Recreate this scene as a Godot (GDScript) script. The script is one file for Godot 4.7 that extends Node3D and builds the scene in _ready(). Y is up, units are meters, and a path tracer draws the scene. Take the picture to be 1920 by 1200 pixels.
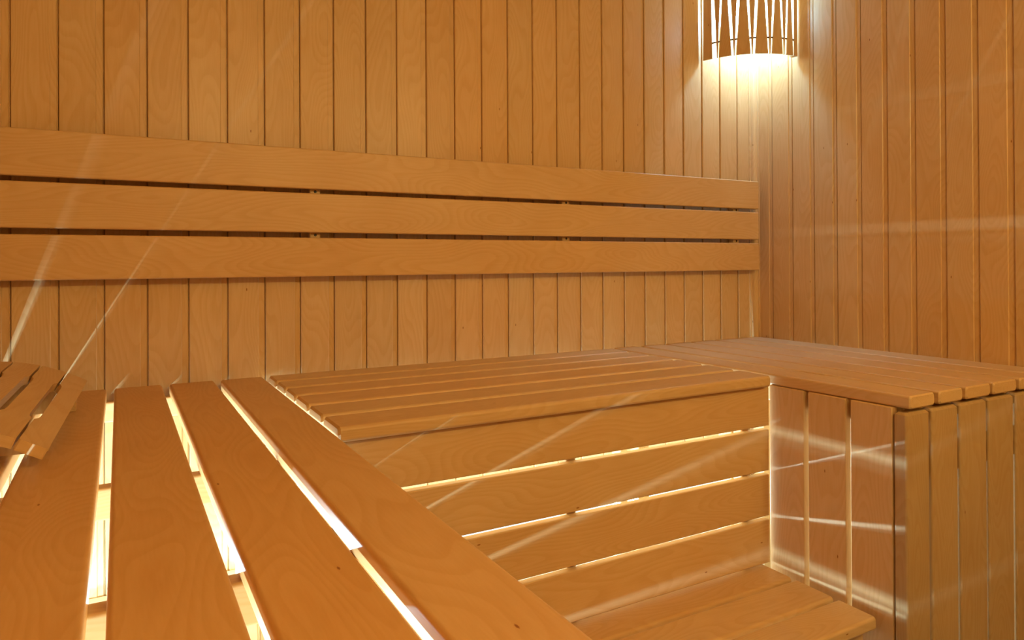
extends Node3D

# ---------------------------------------------------------------- tuning
const WARM := Color(1.000, 0.945, 0.634)        # added fill lamps on the unseen wall behind the camera
const COOL := Color(0.748, 0.926, 1.000)        # daylight-white LED tubes under the benches
const LAMP := Color(0.527, 0.780, 1.000)        # cold-white bulb in the corner lamp
const E_FRONT := 0.70
const E_TUBE := 7.4
const E_CORNER := 0.50
const EXPOSURE := 0.84
const WOOD := Color(0.80, 0.55, 0.30)       # linear base colour of the linden boards

const XR := 0.016      # face of the right wall
const XL := -2.52      # face of the left wall
const ZF := 2.62       # face of the front wall, behind the camera
const CEIL := 2.30
const TOP := 0.918     # top of the upper benches
const STEP_TOP := 0.445

var rng := RandomNumberGenerator.new()
var tex: Array = []
var mats := {}
var numbers := {}


func _ready() -> void:
	rng.seed = 20240
	# ------------------------------------------------ camera
	var cam := Camera3D.new()
	cam.name = "camera"
	cam.transform = Transform3D(Basis(Vector3(0.872942, -0.005033, 0.487798), Vector3(0.00234, 0.999978, 0.006129), Vector3(-0.487818, -0.004209, 0.872935)).orthonormalized(), Vector3(-2.06236, 1.2, 1.85744))
	var near := 0.05
	cam.keep_aspect = Camera3D.KEEP_HEIGHT
	cam.set_frustum(near * 1200.0 / 1319.334, Vector2(0, -(600.0 - 485.28) / 1319.334 * near), near, 50.0)
	add_child(cam)
	cam.current = true
	# ------------------------------------------------ environment
	var env := Environment.new()
	env.background_mode = Environment.BG_COLOR
	env.background_color = Color(0, 0, 0)
	env.tonemap_mode = Environment.TONE_MAPPER_LINEAR
	env.tonemap_exposure = EXPOSURE
	env.sdfgi_enabled = true
	env.ssao_enabled = true
	env.ssil_enabled = true
	var we := WorldEnvironment.new()
	we.name = "environment"
	we.environment = env
	add_child(we)

	for i in 3:
		tex.append(grain_texture(i))

	build_room()
	build_left_bench()
	build_back_bench()
	build_right_bench()
	build_step()
	build_backrest()
	build_headrest()
	build_corner_lamp()
	build_tubes()
	build_fill_lamps()


# ================================================================ helpers
func numbered(called: String) -> String:
	var n: int = numbers.get(called, 0)
	numbers[called] = n + 1
	return called if n == 0 else "%s_%03d" % [called, n]


func thing(called: String, label: String, category: String, at: Vector3, group := "") -> Node3D:
	var o := Node3D.new()
	o.name = numbered(called)
	o.position = at
	o.set_meta("label", label)
	o.set_meta("category", category)
	if group:
		o.set_meta("group", group)
	add_child(o)
	return o


func part(called: String, mesh: Mesh, m: Material, parent: Node3D, at := Vector3.ZERO, basis := Basis()) -> MeshInstance3D:
	var o := MeshInstance3D.new()
	o.name = called
	o.mesh = mesh
	o.material_override = null
	mesh.surface_set_material(0, m)
	o.transform = Transform3D(basis, at)
	parent.add_child(o, true)
	return o


func wood(kind: int, tint: float, warm := 0.0, rough := 0.42) -> StandardMaterial3D:
	var key := "%d_%d_%d_%d" % [kind, roundi(tint * 50), roundi(warm * 50), roundi(rough * 100)]
	if mats.has(key):
		return mats[key]
	var m := StandardMaterial3D.new()
	m.albedo_texture = tex[kind]
	var c := Color(WOOD.r * tint, WOOD.g * tint * (1.0 - 0.35 * warm), WOOD.b * tint * (1.0 - 0.8 * warm))
	m.albedo_color = c.linear_to_srgb()
	m.roughness = rough
	m.metallic_specular = 0.42
	m.resource_name = "linden wood"
	mats[key] = m
	return m


func some_wood(spread := 0.06) -> StandardMaterial3D:
	return wood(rng.randi() % 3, 1.0 - snappedf(rng.randf() * spread, 0.02), snappedf(rng.randf() * 0.16, 0.08))


func plain(c: Color, rough := 0.6, metal := 0.0) -> StandardMaterial3D:
	var m := StandardMaterial3D.new()
	m.albedo_color = c.linear_to_srgb()
	m.roughness = rough
	m.metallic = metal
	return m


# fine linden grain: growth-ring contours drawn out along the board, fibres, a few flecks
func grain_texture(n: int) -> ImageTexture:
	var w := 512
	var h := 1024
	var a := FastNoiseLite.new()
	a.seed = 11 + n * 7
	a.noise_type = FastNoiseLite.TYPE_SIMPLEX_SMOOTH
	a.frequency = 1.0
	a.fractal_octaves = 2
	var f := FastNoiseLite.new()
	f.seed = 91 + n
	f.noise_type = FastNoiseLite.TYPE_SIMPLEX
	f.frequency = 1.0
	f.fractal_octaves = 2
	var bytes := PackedByteArray()
	bytes.resize(w * h * 3)
	var i := 0
	for y in h:
		var ang := TAU * y / h
		var cy := cos(ang) * 0.75
		var sy := sin(ang) * 0.75
		for x in w:
			var u := float(x) / w
			var hgt := a.get_noise_3d(u * 2.6, cy * 0.5, sy * 0.5)
			var ring := fposmod(hgt * (7.0 + 2.5 * n) + u * 6.0, 1.0)
			ring = smoothstep(0.2, 0.9, ring) * (1.0 - smoothstep(0.9, 1.0, ring))
			var fib := f.get_noise_3d(u * 95.0, cy * 6.0, sy * 6.0)
			var broad := a.get_noise_3d(u * 2.3 + 9.0, cy * 1.4, sy * 1.4 + 5.0)
			var d := 0.035 * ring + 0.035 * (0.5 + 0.5 * fib) + 0.06 * (0.5 + 0.5 * broad)
			bytes[i] = int(255.0 * clampf(1.0 - d * 0.55, 0, 1))
			bytes[i + 1] = int(255.0 * clampf(1.0 - d, 0, 1))
			bytes[i + 2] = int(255.0 * clampf(1.0 - d * 1.7, 0, 1))
			i += 3
	# a few pin knots
	var r := RandomNumberGenerator.new()
	r.seed = 5 + n
	for k in 4:
		var kx := r.randi_range(4, w - 5)
		var ky := r.randi_range(6, h - 7)
		for dy in range(-2, 3):
			for dx in range(-1, 2):
				if dx * dx * 2 + dy * dy < 5:
					var q := ((ky + dy) * w + kx + dx) * 3
					bytes[q] = int(bytes[q] * 0.72)
					bytes[q + 1] = int(bytes[q + 1] * 0.55)
					bytes[q + 2] = int(bytes[q + 2] * 0.4)
	var im := Image.create_from_data(w, h, false, Image.FORMAT_RGB8, bytes)
	return ImageTexture.create_from_image(im)


# triangle with its front towards n (clockwise fronts)
func tri(st: SurfaceTool, p: Array, nn: Array, uv: Array) -> void:
	var g: Vector3 = (p[1] - p[0]).cross(p[2] - p[0])
	var want: Vector3 = nn[0] + nn[1] + nn[2]
	var order := [0, 1, 2] if g.dot(want) < 0.0 else [0, 2, 1]
	for k in order:
		st.set_normal(nn[k])
		st.set_uv(uv[k])
		st.add_vertex(p[k])


func quad(st: SurfaceTool, p: Array, nn: Array, uv: Array) -> void:
	tri(st, [p[0], p[1], p[2]], [nn[0], nn[1], nn[2]], [uv[0], uv[1], uv[2]])
	tri(st, [p[0], p[2], p[3]], [nn[0], nn[2], nn[3]], [uv[0], uv[2], uv[3]])


func flat_quad(st: SurfaceTool, a: Vector3, b: Vector3, c: Vector3, d: Vector3, n: Vector3, uv: Array) -> void:
	quad(st, [a, b, c, d], [n, n, n, n], uv)


# a board of size (across w, thick t, long l) with rounded long edges and eased ends; long axis = z, thickness = y, centred at origin
func board_mesh(w: float, t: float, l: float, r := 0.004, ease := 0.003, segs := 3) -> ArrayMesh:
	var st := SurfaceTool.new()
	st.begin(Mesh.PRIMITIVE_TRIANGLES)
	var ou := rng.randf()
	var ov := rng.randf()
	var pts: Array = []
	var nrm: Array = []
	var corners := [[1, 1, 0.0], [-1, 1, PI / 2], [-1, -1, PI], [1, -1, PI * 1.5]]
	for c in corners:
		for k in segs + 1:
			var a: float = c[2] + PI / 2 * k / segs
			var n := Vector2(cos(a), sin(a))
			pts.append(Vector2(c[0] * (w / 2 - r), c[1] * (t / 2 - r)) + n * r)
			nrm.append(n)
	var count := pts.size()
	var per := [0.0]
	for i in count:
		per.append(per[i] + pts[i].distance_to(pts[(i + 1) % count]))
	var z0 := -l / 2
	var z1 := l / 2
	for i in count:
		var j := (i + 1) % count
		var a: Vector2 = pts[i]
		var b: Vector2 = pts[j]
		var na := Vector3(nrm[i].x, nrm[i].y, 0)
		var nb := Vector3(nrm[j].x, nrm[j].y, 0)
		var ua: float = ou + per[i] / 0.4
		var ub: float = ou + per[i + 1] / 0.4
		quad(st, [Vector3(a.x, a.y, z0 + ease), Vector3(b.x, b.y, z0 + ease), Vector3(b.x, b.y, z1 - ease), Vector3(a.x, a.y, z1 - ease)], [na, nb, nb, na],
			[Vector2(ua, ov), Vector2(ub, ov), Vector2(ub, ov + l / 1.6), Vector2(ua, ov + l / 1.6)])
		for s in [-1.0, 1.0]:
			var ze: float = s * (l / 2 - ease)
			var zc: float = s * l / 2
			var ia := a - Vector2(signf(a.x), signf(a.y)) * minf(ease, r)
			var ib := b - Vector2(signf(b.x), signf(b.y)) * minf(ease, r)
			var ax := Vector3(0, 0, s)
			var ma := (na + ax).normalized()
			var mb := (nb + ax).normalized()
			quad(st, [Vector3(a.x, a.y, ze), Vector3(b.x, b.y, ze), Vector3(ib.x, ib.y, zc), Vector3(ia.x, ia.y, zc)], [ma, mb, mb, ma],
				[Vector2(ua, ov), Vector2(ub, ov), Vector2(ub, ov + 0.003), Vector2(ua, ov + 0.003)])
			tri(st, [Vector3(ia.x, ia.y, zc), Vector3(ib.x, ib.y, zc), Vector3(0, 0, zc)], [ax, ax, ax],
				[Vector2(ou + ia.x / 0.4, ov + ia.y / 0.1), Vector2(ou + ib.x / 0.4, ov + ib.y / 0.1), Vector2(ou, ov)])
	return st.commit()


# a board filling the box lo..hi (world), its grain along axis 0, 1 or 2
func slat(called: String, lo: Vector3, hi: Vector3, along: int, parent: Node3D, m: Material = null, r := 0.004, ease := 0.003) -> MeshInstance3D:
	var s := hi - lo
	var b := Basis()
	var mesh: ArrayMesh
	if along == 2:
		mesh = board_mesh(s.x, s.y, s.z, r, ease)
	elif along == 0:
		mesh = board_mesh(s.z, s.y, s.x, r, ease)
		b = Basis(Vector3(0, 0, -1), Vector3(0, 1, 0), Vector3(1, 0, 0))
	else:
		mesh = board_mesh(s.x, s.z, s.y, r, ease)
		b = Basis(Vector3(1, 0, 0), Vector3(0, 0, -1), Vector3(0, 1, 0))
	return part(called, mesh, m if m else some_wood(), parent, (lo + hi) / 2 - parent.position, b)


# profile (closed polygon in x,y) run along z from 0 to l
func extrude(profile: PackedVector2Array, l: float, smooth := false) -> ArrayMesh:
	var st := SurfaceTool.new()
	st.begin(Mesh.PRIMITIVE_TRIANGLES)
	var n := profile.size()
	var area := 0.0
	for i in n:
		area += profile[i].cross(profile[(i + 1) % n])
	var flip := 1.0 if area > 0 else -1.0
	var ou := rng.randf()
	var ov := rng.randf()
	var run := 0.0
	var norms: Array = []
	for i in n:
		var e := profile[(i + 1) % n] - profile[i]
		norms.append(Vector2(e.y, -e.x).normalized() * flip)
	for i in n:
		var a := profile[i]
		var b := profile[(i + 1) % n]
		var na: Vector2 = norms[i]
		var nb: Vector2 = norms[i]
		if smooth:
			var before: Vector2 = norms[(i + n - 1) % n]
			var after: Vector2 = norms[(i + 1) % n]
			if before.dot(na) > 0.75:
				na = (before + norms[i]).normalized()
			if after.dot(norms[i]) > 0.75:
				nb = (after + norms[i]).normalized()
		var d := a.distance_to(b)
		var u0 := ou + run / 0.4
		var u1 := ou + (run + d) / 0.4
		run += d
		var a3 := Vector3(na.x, na.y, 0)
		var b3 := Vector3(nb.x, nb.y, 0)
		quad(st, [Vector3(a.x, a.y, 0), Vector3(b.x, b.y, 0), Vector3(b.x, b.y, l), Vector3(a.x, a.y, l)], [a3, b3, b3, a3],
			[Vector2(u0, ov), Vector2(u1, ov), Vector2(u1, ov + l / 1.6), Vector2(u0, ov + l / 1.6)])
	var idx := Geometry2D.triangulate_polygon(profile)
	for k in range(0, idx.size(), 3):
		for s in [0.0, 1.0]:
			var p: Array = []
			var uv: Array = []
			for q in 3:
				var v := profile[idx[k + q]]
				p.append(Vector3(v.x, v.y, l * s))
				uv.append(Vector2(ou + v.x / 0.4, ov + v.y / 0.4))
			var nz := Vector3(0, 0, -1.0 if s == 0.0 else 1.0)
			tri(st, p, [nz, nz, nz], uv)
	return st.commit()


# a round bar through a list of points
func tube_mesh(pts: PackedVector3Array, r: float, sides := 10) -> ArrayMesh:
	var st := SurfaceTool.new()
	st.begin(Mesh.PRIMITIVE_TRIANGLES)
	var rings: Array = []
	for i in pts.size():
		var d := (pts[mini(i + 1, pts.size() - 1)] - pts[maxi(i - 1, 0)]).normalized()
		var up := Vector3.UP if absf(d.y) < 0.9 else Vector3.RIGHT
		var s := d.cross(up).normalized()
		var t := s.cross(d).normalized()
		var ring: Array = []
		for k in sides:
			var a := TAU * k / sides
			ring.append(s * cos(a) + t * sin(a))
		rings.append(ring)
	for i in pts.size() - 1:
		for k in sides:
			var j := (k + 1) % sides
			var n0: Vector3 = rings[i][k]
			var n1: Vector3 = rings[i][j]
			var n2: Vector3 = rings[i + 1][j]
			var n3: Vector3 = rings[i + 1][k]
			quad(st, [pts[i] + n0 * r, pts[i] + n1 * r, pts[i + 1] + n2 * r, pts[i + 1] + n3 * r], [n0, n1, n2, n3],
				[Vector2(float(k) / sides, i), Vector2(float(k + 1) / sides, i), Vector2(float(k + 1) / sides, i + 1), Vector2(float(k) / sides, i + 1)])
	for e in [0, pts.size() - 1]:
		var n := (pts[e] - pts[1 if e == 0 else e - 1]).normalized()
		for k in sides:
			var j := (k + 1) % sides
			tri(st, [pts[e], pts[e] + rings[e][k] * r, pts[e] + rings[e][j] * r], [n, n, n], [Vector2.ZERO, Vector2.RIGHT, Vector2.UP])
	return st.commit()


# lathe round y: list of (radius, y)
func lathe(prof: PackedVector2Array, sides := 24) -> ArrayMesh:
	var st := SurfaceTool.new()
	st.begin(Mesh.PRIMITIVE_TRIANGLES)
	var n := prof.size()
	var nr: Array = []
	for i in n:
		var e := prof[mini(i + 1, n - 1)] - prof[maxi(i - 1, 0)]
		nr.append(Vector2(e.y, -e.x).normalized())
	for i in n - 1:
		for k in sides:
			var a0 := TAU * k / sides
			var a1 := TAU * (k + 1) / sides
			var f := func(q: Vector2, a: float) -> Vector3: return Vector3(q.x * cos(a), q.y, q.x * sin(a))
			var p := [f.call(prof[i], a0), f.call(prof[i], a1), f.call(prof[i + 1], a1), f.call(prof[i + 1], a0)]
			var nn := [f.call(nr[i], a0), f.call(nr[i], a1), f.call(nr[i + 1], a1), f.call(nr[i + 1], a0)]
			quad(st, p, nn, [Vector2(0, 0), Vector2(1, 0), Vector2(1, 1), Vector2(0, 1)])
	return st.commit()


# ================================================================ the room
func structure(called: String, at := Vector3.ZERO) -> Node3D:
	var o := Node3D.new()
	o.name = called
	o.position = at
	o.set_meta("kind", "structure")
	add_child(o)
	return o


# tongue and groove profile: face, small bevel down to the recessed band, shadow joint
func lining_profile() -> PackedVector2Array:
	return PackedVector2Array([Vector2(0.0006, -0.014), Vector2(0.0006, -0.0028), Vector2(0.0026, 0), Vector2(0.0715, 0), Vector2(0.0732, -0.0024), Vector2(0.0846, -0.0026), Vector2(0.0858, -0.0052), Vector2(0.0873, -0.0052), Vector2(0.0873, -0.014)])


# boards side by side: start is the bottom of the first joint, across the way they follow each other, out the way they face
func lining(parent: Node3D, start: Vector3, across: Vector3, out: Vector3, run: Vector3, length: float, count: int) -> void:
	var variants: Array = []
	for k in 5:
		variants.append(extrude(lining_profile(), length))
	for k in count:
		var kind := rng.randi() % 3
		var m := wood(kind, 1.0 - snappedf(rng.randf() * 0.06, 0.02), snappedf(rng.randf() * 0.16, 0.08), 0.34)
		var o := MeshInstance3D.new()
		o.name = "board"
		o.mesh = variants[rng.randi() % 5]
		o.set_surface_override_material(0, m)
		o.transform = Transform3D(Basis(across, out, run), start + across * 0.088 * k - parent.position)
		parent.add_child(o, true)


func backing(parent: Node3D, lo: Vector3, hi: Vector3, m: Material) -> void:
	var b := BoxMesh.new()
	b.size = hi - lo
	var o := MeshInstance3D.new()
	o.name = "backing"
	o.mesh = b
	b.material = m
	o.position = (lo + hi) / 2 - parent.position
	parent.add_child(o, true)


func build_room() -> void:
	var under := wood(0, 0.8, 0.1, 0.7)
	var wb := structure("wall_back", Vector3(-1.25, 0, 0))
	backing(wb, Vector3(XL - 0.1, -0.05, -0.1), Vector3(XR + 0.1, CEIL + 0.05, -0.0135), under)
	# first joint that shows is at x = -2.267; three more boards run on to the left wall, two to the corner
	lining(wb, Vector3(-2.2673 - 0.088 * 3, 0, 0), Vector3(1, 0, 0), Vector3(0, 0, 1), Vector3(0, 1, 0), CEIL, 29)
	var wr := structure("wall_right", Vector3(XR, 0, 1.3))
	backing(wr, Vector3(XR + 0.0135, -0.05, -0.1), Vector3(XR + 0.1, CEIL + 0.05, ZF + 0.1), under)
	lining(wr, Vector3(XR, 0, 0.0695 - 0.0732), Vector3(0, 0, 1), Vector3(-1, 0, 0), Vector3(0, 1, 0), CEIL, 30)
	var wl := structure("wall_left", Vector3(XL, 0, 1.3))
	backing(wl, Vector3(XL - 0.1, -0.05, -0.1), Vector3(XL - 0.0135, CEIL + 0.05, ZF + 0.1), under)
	lining(wl, Vector3(XL, 0, ZF), Vector3(0, 0, -1), Vector3(1, 0, 0), Vector3(0, 1, 0), CEIL, 30)
	var wf := structure("wall_front", Vector3(-1.25, 0, ZF))
	backing(wf, Vector3(XL - 0.1, -0.05, ZF + 0.0135), Vector3(XR + 0.1, CEIL + 0.05, ZF + 0.1), under)
	lining(wf, Vector3(XR, 0, ZF), Vector3(-1, 0, 0), Vector3(0, 0, -1), Vector3(0, 1, 0), CEIL, 29)
	var ce := structure("ceiling", Vector3(-1.25, CEIL, 1.3))
	backing(ce, Vector3(XL - 0.1, CEIL + 0.0135, -0.1), Vector3(XR + 0.1, CEIL + 0.1, ZF + 0.1), under)
	lining(ce, Vector3(XL, CEIL, 0), Vector3(0, 0, 1), Vector3(0, -1, 0), Vector3(1, 0, 0), XR - XL, 30)
	# slate tiled floor, seen only through the gaps between the slats
	var fl := structure("floor", Vector3(-1.25, 0, 1.3))
	backing(fl, Vector3(XL - 0.1, -0.12, -0.1), Vector3(XR + 0.1, -0.012, ZF + 0.1), plain(Color(0.07, 0.08, 0.09), 0.9))
	var noise := FastNoiseLite.new()
	noise.seed = 4
	noise.frequency = 0.03
	noise.fractal_octaves = 4
	var nt := NoiseTexture2D.new()
	nt.noise = noise
	nt.width = 256
	nt.height = 256
	nt.seamless = true
	var ramp := Gradient.new()
	ramp.set_color(0, Color(0.86, 0.86, 0.86))
	ramp.set_color(1, Color(1, 1, 1))
	nt.color_ramp = ramp
	var tile := StandardMaterial3D.new()
	tile.albedo_color = Color(0.065, 0.078, 0.092).linear_to_srgb()
	tile.albedo_texture = nt
	tile.roughness = 0.85
	tile.uv1_triplanar = true
	tile.uv1_scale = Vector3(2, 2, 2)
	var tm := board_mesh(0.296, 0.012, 0.296, 0.002, 0.002, 1)
	tm.surface_set_material(0, tile)
	for i in 9:
		for j in 9:
			var o := MeshInstance3D.new()
			o.name = "tile"
			o.mesh = tm
			o.position = Vector3(XR - 0.15 - 0.3 * i + (0.07 if i == 8 else 0.0), -0.006, 0.15 + 0.3 * j - (0.09 if j == 8 else 0.0)) - fl.position
			if i == 8 or j == 8:
				o.position.y -= 0.001
			fl.add_child(o, true)
	# corner moulding between back and right wall
	var pr := PackedVector2Array([Vector2(0, 0), Vector2(-0.027, 0), Vector2(-0.027, 0.0035), Vector2(-0.0215, 0.0045), Vector2(-0.0205, 0.0075)])
	for k in 7:
		var a := PI / 2 * k / 6
		pr.append(Vector2(-0.0075 - 0.0125 * cos(a) - 0.0 * a, 0.0075 + 0.0125 * sin(a)))
	pr.append_array([Vector2(-0.0045, 0.0205), Vector2(-0.0035, 0.026), Vector2(0, 0.026)])
	var tr := part("trim_1", extrude(pr, CEIL, true), wood(1, 1.0, 0.0, 0.4), self, Vector3(XR, 0, 0), Basis(Vector3(1, 0, 0), Vector3(0, 0, 1), Vector3(0, 1, 0)))
	tr.set_meta("kind", "structure")


# ================================================================ benches
func build_left_bench() -> void:
	var b := thing("upper_bench", "deep wooden bench in the left foreground, its lengthwise slats with wide white-lit gaps", "bench", Vector3(-2.13, 0, 1.2))
	var edges := [[-1.848, -1.751], [-1.960, -1.863], [-2.072, -1.975], [-2.187, -2.087], [-2.300, -2.201], [-2.411, -2.314], [-2.508, -2.425]]
	for e in edges:
		slat("slat", Vector3(e[0], TOP - 0.028, 0.026), Vector3(e[1], TOP, 2.45), 2, b, wood(rng.randi() % 3, 0.98, snappedf(0.32 + rng.randf() * 0.16, 0.08)), 0.006, 0.003)  # deeper orange: partly wood tone, partly dim bounced light put into the colour
	for z in [0.014, 0.705, 1.104, 1.66, 2.30]:
		slat("crossbar", Vector3(-2.505, TOP - 0.028 - 0.045, z), Vector3(-1.80, TOP - 0.0282, z + 0.028), 0, b)
	for z in [0.030, 0.692, 1.30, 2.30]:
		for x in [-2.50, -1.823]:
			if x > -2.0 or z > 1.35 or z < 0.1:
				slat("leg", Vector3(x, 0, z + 0.046), Vector3(x + 0.045, TOP - 0.04, z + 0.09), 1, b)
	for k in 4:
		slat("front_plank", Vector3(-1.777, SKIRT[k][0], 0.66), Vector3(-1.757, SKIRT[k][1], 2.43), 2, b, null, 0.003, 0.002)
	for k in 3:
		slat("front_plank", Vector3(-1.777, 0.115 + 0.112 * k, 0.936), Vector3(-1.757, 0.218 + 0.112 * k, 2.43), 2, b, null, 0.003, 0.002)


const SKIRT := [[0.790, 0.888], [0.679, 0.781], [0.567, 0.670], [0.451, 0.558]]


func build_back_bench() -> void:
	var b := thing("upper_bench", "upper bench along the back wall with six close-set slats and a horizontally planked front", "bench", Vector3(-1.2, 0, 0.35))
	var zs := [[0.018, 0.1105], [0.1235, 0.2110], [0.2235, 0.3155], [0.3285, 0.4315], [0.4445, 0.5440], [0.557, 0.661]]
	for e in zs:
		slat("slat", Vector3(-1.735, TOP - 0.028, e[0]), Vector3(-0.668, TOP, e[1]), 0, b, null, 0.008, 0.004)
	for x in [-1.70, -1.246, -0.73]:
		slat("crossbar", Vector3(x, TOP - 0.028 - 0.045, 0.016), Vector3(x + 0.028, TOP - 0.0282, 0.618), 2, b)
	for k in 4:
		slat("front_plank", Vector3(-1.755, SKIRT[k][0], 0.621), Vector3(-0.653, SKIRT[k][1], 0.641), 0, b, null, 0.003, 0.002)
	for x in [-1.70, -1.244, -0.728]:
		slat("batten", Vector3(x, STEP_TOP + 0.001, 0.592), Vector3(x + 0.026, TOP - 0.074, 0.6208), 1, b)
	for x in [-1.70, -0.73]:
		slat("leg", Vector3(x, 0, 0.545), Vector3(x + 0.028, TOP - 0.074, 0.5905), 1, b)
	for x in [-1.70, -0.73]:
		slat("leg", Vector3(x, 0, 0.100), Vector3(x + 0.028, TOP - 0.074, 0.145), 1, b)


func build_right_bench() -> void:
	var b := thing("upper_bench", "upper bench along the right wall with sawn slat ends and upright boards below", "bench", Vector3(-0.32, 0, 0.5))
	# the slats fan very slightly towards the corner
	var back := [[-0.664, -0.556], [-0.546, -0.448], [-0.437, -0.334], [-0.322, -0.220], [-0.209, -0.106], [-0.095, 0.008]]
	var front := [[-0.637, -0.546], [-0.531, -0.440], [-0.428, -0.328], [-0.316, -0.214], [-0.200, -0.103], [-0.090, 0.008]]
	for k in 6:
		var w: float = minf(back[k][1] - back[k][0], front[k][1] - front[k][0])
		var c0: float = (back[k][0] + back[k][1]) / 2
		var c1: float = (front[k][0] + front[k][1]) / 2
		var mesh := board_mesh(w, 0.028, 0.974, 0.006, 0.003)
		part("slat", mesh, some_wood(), b, Vector3((c0 + c1) / 2, TOP - 0.014, 0.501) - b.position, Basis(Vector3.UP, atan((c1 - c0) / 0.974)))
	for z in [0.045, 0.60, 0.90]:
		slat("crossbar", Vector3(-0.620, TOP - 0.028 - 0.045, z), Vector3(0.0, TOP - 0.0282, z + 0.028), 0, b)
	# upright boards on the side that looks at the step
	for e in [[0.635, 0.7345], [0.7475, 0.845], [0.8575, 0.9535]]:
		slat("side_board", Vector3(-0.645, 0, e[0]), Vector3(-0.625, TOP - 0.0283, e[1]), 1, b, null, 0.002, 0.002)
	# thicker upright boards on the end
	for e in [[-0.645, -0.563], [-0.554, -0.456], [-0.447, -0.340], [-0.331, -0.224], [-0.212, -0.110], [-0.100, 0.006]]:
		slat("end_board", Vector3(e[0], 0, 0.957), Vector3(e[1], TOP - 0.036, 0.985), 1, b, wood(rng.randi() % 3, 0.75 - 0.02 * (rng.randi() % 3), 0.08), 0.005, 0.005)  # darker tint puts the dimmer light on this end into the wood colour
	slat("rail", Vector3(-0.600, 0.847, 0.9290), Vector3(0.006, 0.889, 0.9568), 0, b)
	slat("rail", Vector3(-0.600, 0.730, 0.9290), Vector3(0.006, 0.788, 0.9568), 0, b)
	slat("rail", Vector3(-0.600, 0.10, 0.9290), Vector3(0.006, 0.15, 0.9568), 0, b)
	slat("rail", Vector3(-0.6248, 0.842, 0.63), Vector3(-0.598, 0.889, 0.899), 2, b)
	slat("rail", Vector3(-0.6248, 0.10, 0.63), Vector3(-0.598, 0.15, 0.90), 2, b)
	slat("leg", Vector3(-0.6248, 0, 0.9010), Vector3(-0.580, 0.730, 0.9285), 1, b)
	slat("leg", Vector3(-0.05, 0, 0.05), Vector3(-0.005, 0.845, 0.095), 1, b)
	slat("leg", Vector3(-0.62, 0, 0.05), Vector3(-0.575, 0.845, 0.095), 1, b)


func build_step() -> void:
	var b := thing("step_bench", "low wooden step of three slats in the recess between the upper benches", "bench", Vector3(-1.2, 0, 0.77))
	for e in [[0.600, 0.716], [0.726, 0.828], [0.838, 0.930]]:
		slat("slat", Vector3(-1.752, STEP_TOP - 0.028, e[0]), Vector3(-0.664, STEP_TOP, e[1]), 0, b, null, 0.007, 0.004)
	for x in [-1.72, -1.20, -0.73]:
		slat("crossbar", Vector3(x, STEP_TOP - 0.028 - 0.05, 0.61), Vector3(x + 0.028, STEP_TOP - 0.0282, 0.878), 2, b)
		slat("leg", Vector3(x, 0, 0.834), Vector3(x + 0.028, STEP_TOP - 0.0785, 0.878), 1, b)
		slat("leg", Vector3(x, 0, 0.61), Vector3(x + 0.028, STEP_TOP - 0.0785, 0.65), 1, b)
	for k in 3:
		slat("front_plank", Vector3(-1.745, 0.086 + 0.112 * k, 0.8785), Vector3(-0.664, 0.190 + 0.112 * k, 0.8985), 0, b, null, 0.003, 0.002)


func build_backrest() -> void:
	var b := thing("backrest", "long wall backrest of three horizontal planks on short battens", "backrest", Vector3(-1.26, 1.165, 0.02))
	var ys := [[1.388, 1.490], [1.277, 1.377], [1.165, 1.264]]
	for e in ys:
		slat("slat", Vector3(-2.505, e[0], 0.026), Vector3(-0.012, e[1], 0.048), 0, b, null, 0.004, 0.003)
	var dark := plain(Color(0.05, 0.04, 0.035), 0.35, 0.8)
	for x in [-2.42, -1.634, -0.859, -0.1195]:
		var w := 0.028
		var bt := slat("batten", Vector3(x, 1.185, 0.0005), Vector3(x + w, 1.470, 0.0258), 1, b)
		for y in [1.3835, 1.2715]:
			var sc := MeshInstance3D.new()
			sc.name = "screw"
			sc.mesh = lathe(PackedVector2Array([Vector2(0.0036, -0.002), Vector2(0.0036, 0.0006), Vector2(0.0028, 0.0012), Vector2(0.0012, 0.0004), Vector2(0, 0.0004)]), 12)
			sc.mesh.surface_set_material(0, dark)
			# child of the batten: batten axes are x = x, y = -z, z = y
			var w_at := Vector3(x + w * 0.52, y, 0.0258)
			sc.transform = bt.transform.affine_inverse() * Transform3D(Basis(Vector3(1, 0, 0), Vector3(0, 0, 1), Vector3(0, -1, 0)), w_at - b.position)
			bt.add_child(sc, true)


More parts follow.
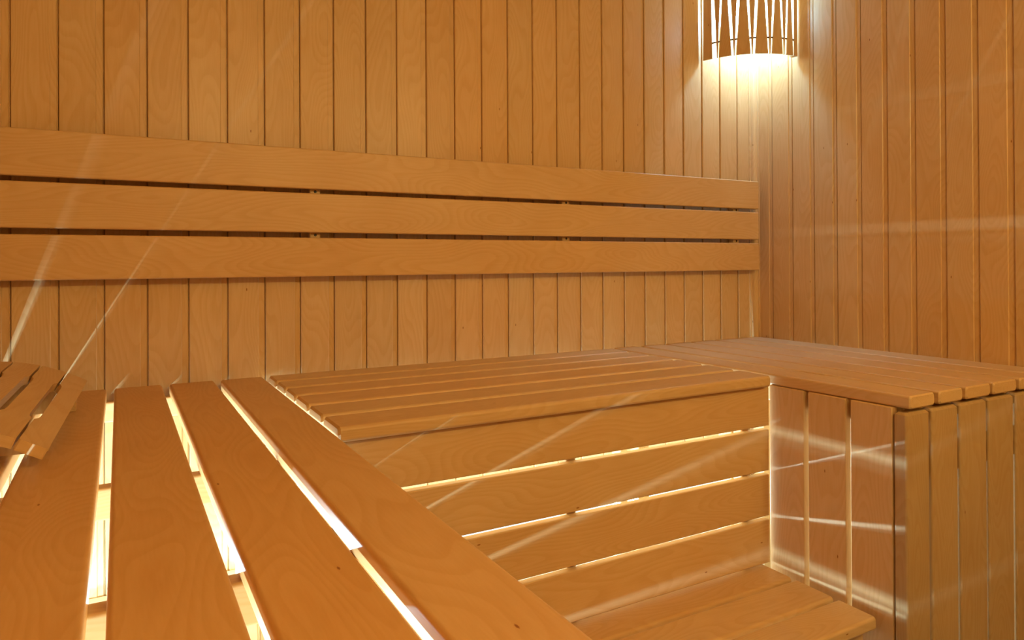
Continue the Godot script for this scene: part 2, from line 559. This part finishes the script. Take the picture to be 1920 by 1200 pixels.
# ================================================================ headrest
func build_headrest() -> void:
	var yaw := -deg_to_rad(3.4)
	var pitch := deg_to_rad(2.2)
	# local frame: origin at the right front corner on the bench, u to the left, v to the rear
	var h := thing("headrest", "arched slatted wooden headrest lying on the left foreground bench by the back wall", "headrest", Vector3(-2.146, TOP, 0.706))
	var b := Basis(Vector3.UP, yaw) * Basis(Vector3.RIGHT, pitch)
	var length := 0.50
	var width := 0.34
	var arc := func(u: float) -> float:   # height of the top face
		var t := (u - width / 2) / (width / 2)
		return 0.030 + 0.050 * (1.0 - pow(absf(t), 2.1))
	var bounds := [[0.0, 0.0335], [0.0365, 0.0765], [0.0795, 0.1210], [0.1240, 0.1685], [0.1715, 0.216], [0.219, 0.2605], [0.2635, 0.3035], [0.3065, 0.34]]
	var th := 0.017
	for k in 8:
		var u0: float = bounds[k][0]
		var u1: float = bounds[k][1]
		var y0: float = arc.call(u0)
		var y1: float = arc.call(u1)
		var tilt := atan2(y1 - y0, u1 - u0)
		var w := Vector2(u1 - u0, y1 - y0).length()
		# outline seen from above with the long edges relieved between the ends
		var n := 0.0055
		var a := w / 2 - 0.0004
		var ra := n if k > 0 else 0.0
		var la := n if k < 7 else 0.0
		var o := PackedVector2Array([Vector2(a, 0.002), Vector2(a, 0.115), Vector2(a - ra * 0.8, 0.127), Vector2(a - ra, 0.14), Vector2(a - ra, 0.36), Vector2(a - ra * 0.8, 0.373), Vector2(a, 0.385), Vector2(a, length - 0.002), Vector2(a - 0.002, length),
			Vector2(-a + 0.002, length), Vector2(-a, length - 0.002), Vector2(-a, 0.385), Vector2(-a + la * 0.8, 0.373), Vector2(-a + la, 0.36), Vector2(-a + la, 0.14), Vector2(-a + la * 0.8, 0.127), Vector2(-a, 0.115), Vector2(-a, 0.002), Vector2(-a + 0.002, 0), Vector2(a - 0.002, 0)])
		var mesh := plank_outline(o, th)
		# plank local: x across (to the right), z to the front, y up
		var at := Vector3(-(u0 + u1) / 2, (y0 + y1) / 2, 0)
		var tb := Basis(Vector3(0, 0, 1), -tilt)
		part("slat", mesh, wood(k % 3, 0.98, 0.08), h, b * at, b * tb)
	for v in [0.095, 0.43]:
		var pr := PackedVector2Array()
		var lift: float = 0.0 if v < 0.2 else sin(pitch) * v
		pr.append(Vector2(-0.335, -lift + 0.0008))
		pr.append(Vector2(-0.014, -lift + 0.0008))
		for k in 15:
			var u := 0.014 + 0.321 * k / 14.0
			pr.append(Vector2(-u, maxf(arc.call(u) - th - 0.0015, -lift + 0.004)))
		var mesh := extrude(pr, 0.022)
		part("rib", mesh, wood(1, 0.95, 0.1), h, b * Vector3(0, 0, -v - 0.022) - Vector3(0, 0, 0), b)


# flat plank with an outline in x (across) and v (towards the rear = -z), thickness downwards from y = 0
func plank_outline(o: PackedVector2Array, th: float) -> ArrayMesh:
	var st := SurfaceTool.new()
	st.begin(Mesh.PRIMITIVE_TRIANGLES)
	var ou := rng.randf()
	var ov := rng.randf()
	var n := o.size()
	var inner := Geometry2D.offset_polygon(o, -0.0015)
	var area := 0.0
	for i in n:
		area += o[i].cross(o[(i + 1) % n])
	var f := 1.0 if area > 0 else -1.0
	for i in n:
		var a := o[i]
		var b := o[(i + 1) % n]
		var e := (b - a).normalized()
		var nn := Vector3(e.y * f, 0, e.x * f)
		flat_quad(st, Vector3(a.x, -0.0015, -a.y), Vector3(b.x, -0.0015, -b.y), Vector3(b.x, -th, -b.y), Vector3(a.x, -th, -a.y), nn,
			[Vector2(ou, ov + a.y / 1.6), Vector2(ou, ov + b.y / 1.6), Vector2(ou + th / 0.4, ov + b.y / 1.6), Vector2(ou + th / 0.4, ov + a.y / 1.6)])
	var ring: PackedVector2Array = inner[0] if inner.size() else o
	if ring.size() == n:
		var shift := 0
		var best := INF
		for s in n:
			if ring[s].distance_to(o[0]) < best:
				best = ring[s].distance_to(o[0])
				shift = s
		for i in n:
			var a := o[i]
			var b := o[(i + 1) % n]
			var ia := ring[(i + shift) % n]
			var ib := ring[(i + 1 + shift) % n]
			var e := (b - a).normalized()
			var nn := Vector3(e.y * f, 1, e.x * f).normalized()
			flat_quad(st, Vector3(a.x, -0.0015, -a.y), Vector3(b.x, -0.0015, -b.y), Vector3(ib.x, 0, -ib.y), Vector3(ia.x, 0, -ia.y), nn,
				[Vector2(ou, ov), Vector2(ou, ov + 0.01), Vector2(ou + 0.003, ov + 0.01), Vector2(ou + 0.003, ov)])
	else:
		ring = o
	for top in [true, false]:
		var poly := ring if top else o
		var idx := Geometry2D.triangulate_polygon(poly)
		var nn := Vector3.UP if top else Vector3.DOWN
		var y := 0.0 if top and ring != o else (-0.0015 if top else -th)
		for k in range(0, idx.size(), 3):
			var p: Array = []
			var uv: Array = []
			for q in 3:
				var v := poly[idx[k + q]]
				p.append(Vector3(v.x, y, -v.y))
				uv.append(Vector2(ou + v.x / 0.4, ov + v.y / 1.6))
			tri(st, p, [nn, nn, nn], uv)
	return st.commit()


# ================================================================ lamps
# plan of the shade: an arc across the corner; s runs 0..1 from the back wall to the right wall
func shade_at(s: float) -> Array:
	var a := Vector2(-0.246, 0.006)
	var c := Vector2(0.007, 0.205)
	var mid := (a + c) / 2
	var half := a.distance_to(c) / 2
	var bulge := 0.062
	var r := (half * half + bulge * bulge) / (2 * bulge)
	var along := (c - a).normalized()
	var outw := Vector2(-along.y, along.x)      # away from the corner
	var ang := asin(half / r)
	var t := lerpf(-ang, ang, s)
	var centre := mid - outw * (r - bulge)
	var dir := outw * cos(t) + along * sin(t)
	var q := centre + dir * r
	return [Vector3(q.x, 0, q.y), Vector3(dir.x, 0, dir.y), 2 * ang * r]


func build_corner_lamp() -> void:
	var y0 := 1.912
	var y1 := 2.225
	var lamp := thing("corner_lamp", "corner lamp with a curved shade of tapered wooden slats, glowing white", "lamp", Vector3(-0.1, y0, 0.09))
	var arc_len: float = shade_at(0.5)[2]
	var m := wood(2, 0.92, 0.16, 0.5)
	var m2 := wood(0, 0.92, 0.16, 0.5)
	# wide-at-the-bottom slats, centres and bottom widths as fractions of the arc, with wide-at-the-top ones between them
	var wide := [[0.056, 0.104], [0.238, 0.122], [0.412, 0.135], [0.585, 0.125], [0.745, 0.115], [0.890, 0.085]]
	for k in wide.size():
		var w: float = wide[k][1] * arc_len
		if k == 0:
			part("shade_slat", shade_slat(wide[k][0], w, w * 0.80, y0, y1, lamp.position), m, lamp)
		else:
			part("shade_slat", shade_slat(wide[k][0], w, w * 0.16, y0, y1, lamp.position), m if k % 2 else m2, lamp)
	part("shade_slat", shade_slat(0.972, 0.052 * arc_len, 0.052 * arc_len, y0, y1, lamp.position, 0.020), m2, lamp)
	for k in wide.size() - 1:
		var c: float = (wide[k][0] + wide[k + 1][0]) / 2 + [0.014, 0.0, -0.002, 0.003, 0.005][k]
		part("shade_slat", shade_slat(c, 0.0028, 0.030, y0 - 0.001, y1, lamp.position), m2 if k % 2 else m, lamp)
	for y in [y0 + 0.055, y1 - 0.05]:
		var pts := PackedVector3Array()
		for i in 25:
			var q := shade_at(0.01 + 0.98 * i / 24.0)
			pts.append(q[0] + Vector3(0, y, 0) - q[1] * 0.0028 - lamp.position)
		part("cord", tube_mesh(pts, 0.0028, 8), plain(Color(0.10, 0.05, 0.02), 0.7), lamp)
	# bracket, holder and opal bulb behind the shade
	var p := Vector3(-0.070, 0, 0.090)
	var holder := lathe(PackedVector2Array([Vector2(0, 0.10), Vector2(0.026, 0.10), Vector2(0.026, 0.06), Vector2(0.020, 0.05), Vector2(0.020, 0.040), Vector2(0, 0.040)]))
	part("lamp_holder", holder, plain(Color(0.75, 0.72, 0.66), 0.4), lamp, p + Vector3(0, 2.12, 0) - lamp.position)
	part("bracket", board_mesh(0.02, 0.02, 0.135, 0.002), plain(Color(0.75, 0.72, 0.66), 0.4), lamp, Vector3(-0.0335, 2.225, 0.0555) - lamp.position, Basis(Vector3.UP, -PI / 4 + PI / 2 - PI / 2))
	var bulb := PackedVector2Array()
	for i in 13:
		var a := -PI / 2 + PI * 0.88 * i / 12.0
		bulb.append(Vector2(0.034 * cos(a), 0.034 * sin(a)))
	bulb.append_array([Vector2(0.016, 0.044), Vector2(0.016, 0.058), Vector2(0, 0.058)])
	var bm := StandardMaterial3D.new()
	bm.albedo_color = Color(0.9, 0.9, 0.9)
	bm.emission_enabled = true
	bm.emission = LAMP
	bm.emission_energy_multiplier = 2.0
	var bp := p + Vector3(0, 2.105, 0) - lamp.position
	part("bulb", lathe(bulb), bm, lamp, bp)
	var li := OmniLight3D.new()
	li.name = "bulb_glow"
	li.position = bp
	li.light_color = LAMP
	li.light_energy = E_CORNER
	li.light_size = 0.03
	li.omni_range = 8.0
	li.omni_attenuation = 2.0
	li.shadow_enabled = true
	lamp.add_child(li)


func shade_slat(c: float, wb: float, wt: float, y0: float, y1: float, off: Vector3, depth := 0.006) -> ArrayMesh:
	var st := SurfaceTool.new()
	st.begin(Mesh.PRIMITIVE_TRIANGLES)
	var q := shade_at(c)
	var o: Vector3 = q[0] - off
	var n: Vector3 = q[1]
	var s := Vector3(-n.z, 0, n.x)
	var ou := rng.randf()
	var ov := rng.randf()
	var e := 0.0008
	var ring := func(w: float, y: float, d: float) -> Array:
		var h := w / 2
		var c2 := minf(e, h * 0.5)
		return [o + s * (-h + c2) + Vector3(0, y, 0), o + s * (h - c2) + Vector3(0, y, 0), o + s * h - n * e + Vector3(0, y, 0), o + s * h - n * d + Vector3(0, y, 0), o - s * h - n * d + Vector3(0, y, 0), o - s * h - n * e + Vector3(0, y, 0)]
	var a: Array = ring.call(wb, y0, depth)
	var b: Array = ring.call(wt, y1, depth)
	var norms := [n, (n + s).normalized(), s, -n, -s, (n - s).normalized()]
	for i in 6:
		var j := (i + 1) % 6
		flat_quad(st, a[i], a[j], b[j], b[i], norms[i], [Vector2(ou, ov), Vector2(ou + 0.08, ov), Vector2(ou + 0.08, ov + 0.2), Vector2(ou, ov + 0.2)])
	for k in range(1, 5):
		tri(st, [a[0], a[k], a[k + 1]], [Vector3.DOWN, Vector3.DOWN, Vector3.DOWN], [Vector2(ou, ov), Vector2(ou + 0.05, ov), Vector2(ou, ov + 0.05)])
		tri(st, [b[0], b[k], b[k + 1]], [Vector3.UP, Vector3.UP, Vector3.UP], [Vector2(ou, ov), Vector2(ou + 0.05, ov), Vector2(ou, ov + 0.05)])
	return st.commit()


# fluorescent-style LED tubes on the walls under the benches
func build_tubes() -> void:
	tube("tube_light", "white tube light behind the planked back bench front, glowing through its gaps", Vector3(-0.77, 0.427, 0), 1.2, Vector3(1, 0, 0), Vector3(0, 0, 1), 1.0)
	tube("tube_light", "white tube light on the back wall below the left foreground bench slats", Vector3(-2.03, 0.427, 0), 0.6, Vector3(1, 0, 0), Vector3(0, 0, 1), 0.3)
	tube("tube_light", "white tube light on the left wall below the left foreground bench", Vector3(XL, 0.427, 1.0), 1.5, Vector3(0, 0, -1), Vector3(1, 0, 0), 1.0)


func tube(called: String, label: String, at: Vector3, l: float, along: Vector3, out: Vector3, share: float) -> void:
	var t := thing(called, label, "light", at, "under-bench tube lights")
	var white := plain(Color(0.8, 0.8, 0.8), 0.4)
	var bs := Basis(out.cross(along) * -1.0, out, along)
	if bs.determinant() < 0:
		bs = Basis(out.cross(along), out, along)
	part("housing", board_mesh(0.034, 0.030, l + 0.03, 0.003), white, t, out * 0.0155, bs)
	var glow := StandardMaterial3D.new()
	glow.albedo_color = Color(0.9, 0.9, 0.9)
	glow.emission_enabled = true
	glow.emission = COOL
	glow.emission_energy_multiplier = 0.8
	var prof := PackedVector2Array()
	for k in 13:
		var a := PI * k / 12.0
		prof.append(Vector2(0.013 * cos(a), 0.013 * sin(a)))
	part("diffuser", extrude(prof, l, true), glow, t, out * 0.0306 - along * l / 2, bs)
	for s in [-1.0, 1.0]:
		part("end_cap", board_mesh(0.034, 0.046, 0.014, 0.003), white, t, out * 0.0235 + along * s * (l / 2 + 0.0075), bs)
	# the tube shines out, and up and down along the wall
	for k in 3:
		var ang: float = [0.0, 1.05, -1.05][k]
		var dir := out * cos(ang) + Vector3.UP * sin(ang)
		var li := AreaLight3D.new()
		li.name = "tube_glow"
		li.area_size = Vector2(l, 0.012)
		li.light_color = COOL
		li.light_energy = E_TUBE * share * [0.60, 0.12, 0.05][k]
		li.area_range = 8.0
		li.area_attenuation = 2.0
		li.shadow_enabled = true
		li.transform = Transform3D(Basis.looking_at(dir, Vector3.UP), out * 0.031 + dir * 0.0155)   # an area light shines along its own -z
		t.add_child(li, true)


func build_fill_lamps() -> void:  # two unseen lamps, added to light the room from the front
	for x in [-1.55, -0.50]:
		var t := thing("added_fill_lamp", "added unseen fill lamp with an opal dome on the front wall, " + ("nearer the left bench" if x < -1.0 else "nearer the right wall"), "lamp", Vector3(x, 1.98, ZF), "added fill lamps")
		var b := Basis(Vector3(1, 0, 0), Vector3(0, 0, -1), Vector3(0, 1, 0))
		part("base", lathe(PackedVector2Array([Vector2(0, 0), Vector2(0.12, 0), Vector2(0.125, 0.01), Vector2(0.12, 0.025), Vector2(0, 0.025)])), wood(1, 0.95), t, Vector3.ZERO, b)
		var dome := PackedVector2Array()
		for k in 11:
			var a := PI / 2 * k / 10.0
			dome.append(Vector2(0.105 * cos(a), 0.026 + 0.08 * sin(a)))
		dome.reverse()
		dome.append(Vector2(0, 0.026))
		var g := StandardMaterial3D.new()
		g.albedo_color = Color(0.9, 0.88, 0.8)
		g.emission_enabled = true
		g.emission = WARM
		g.emission_energy_multiplier = 1.5
		part("glass_dome", lathe(dome), g, t, Vector3.ZERO, b)
		var li := OmniLight3D.new()
		li.name = "fill_glow"
		li.position = Vector3(0, 0, -0.06)
		li.light_color = WARM
		li.light_energy = E_FRONT
		li.light_size = 0.05
		li.omni_range = 8.0
		li.omni_attenuation = 2.0
		li.shadow_enabled = true
		t.add_child(li)
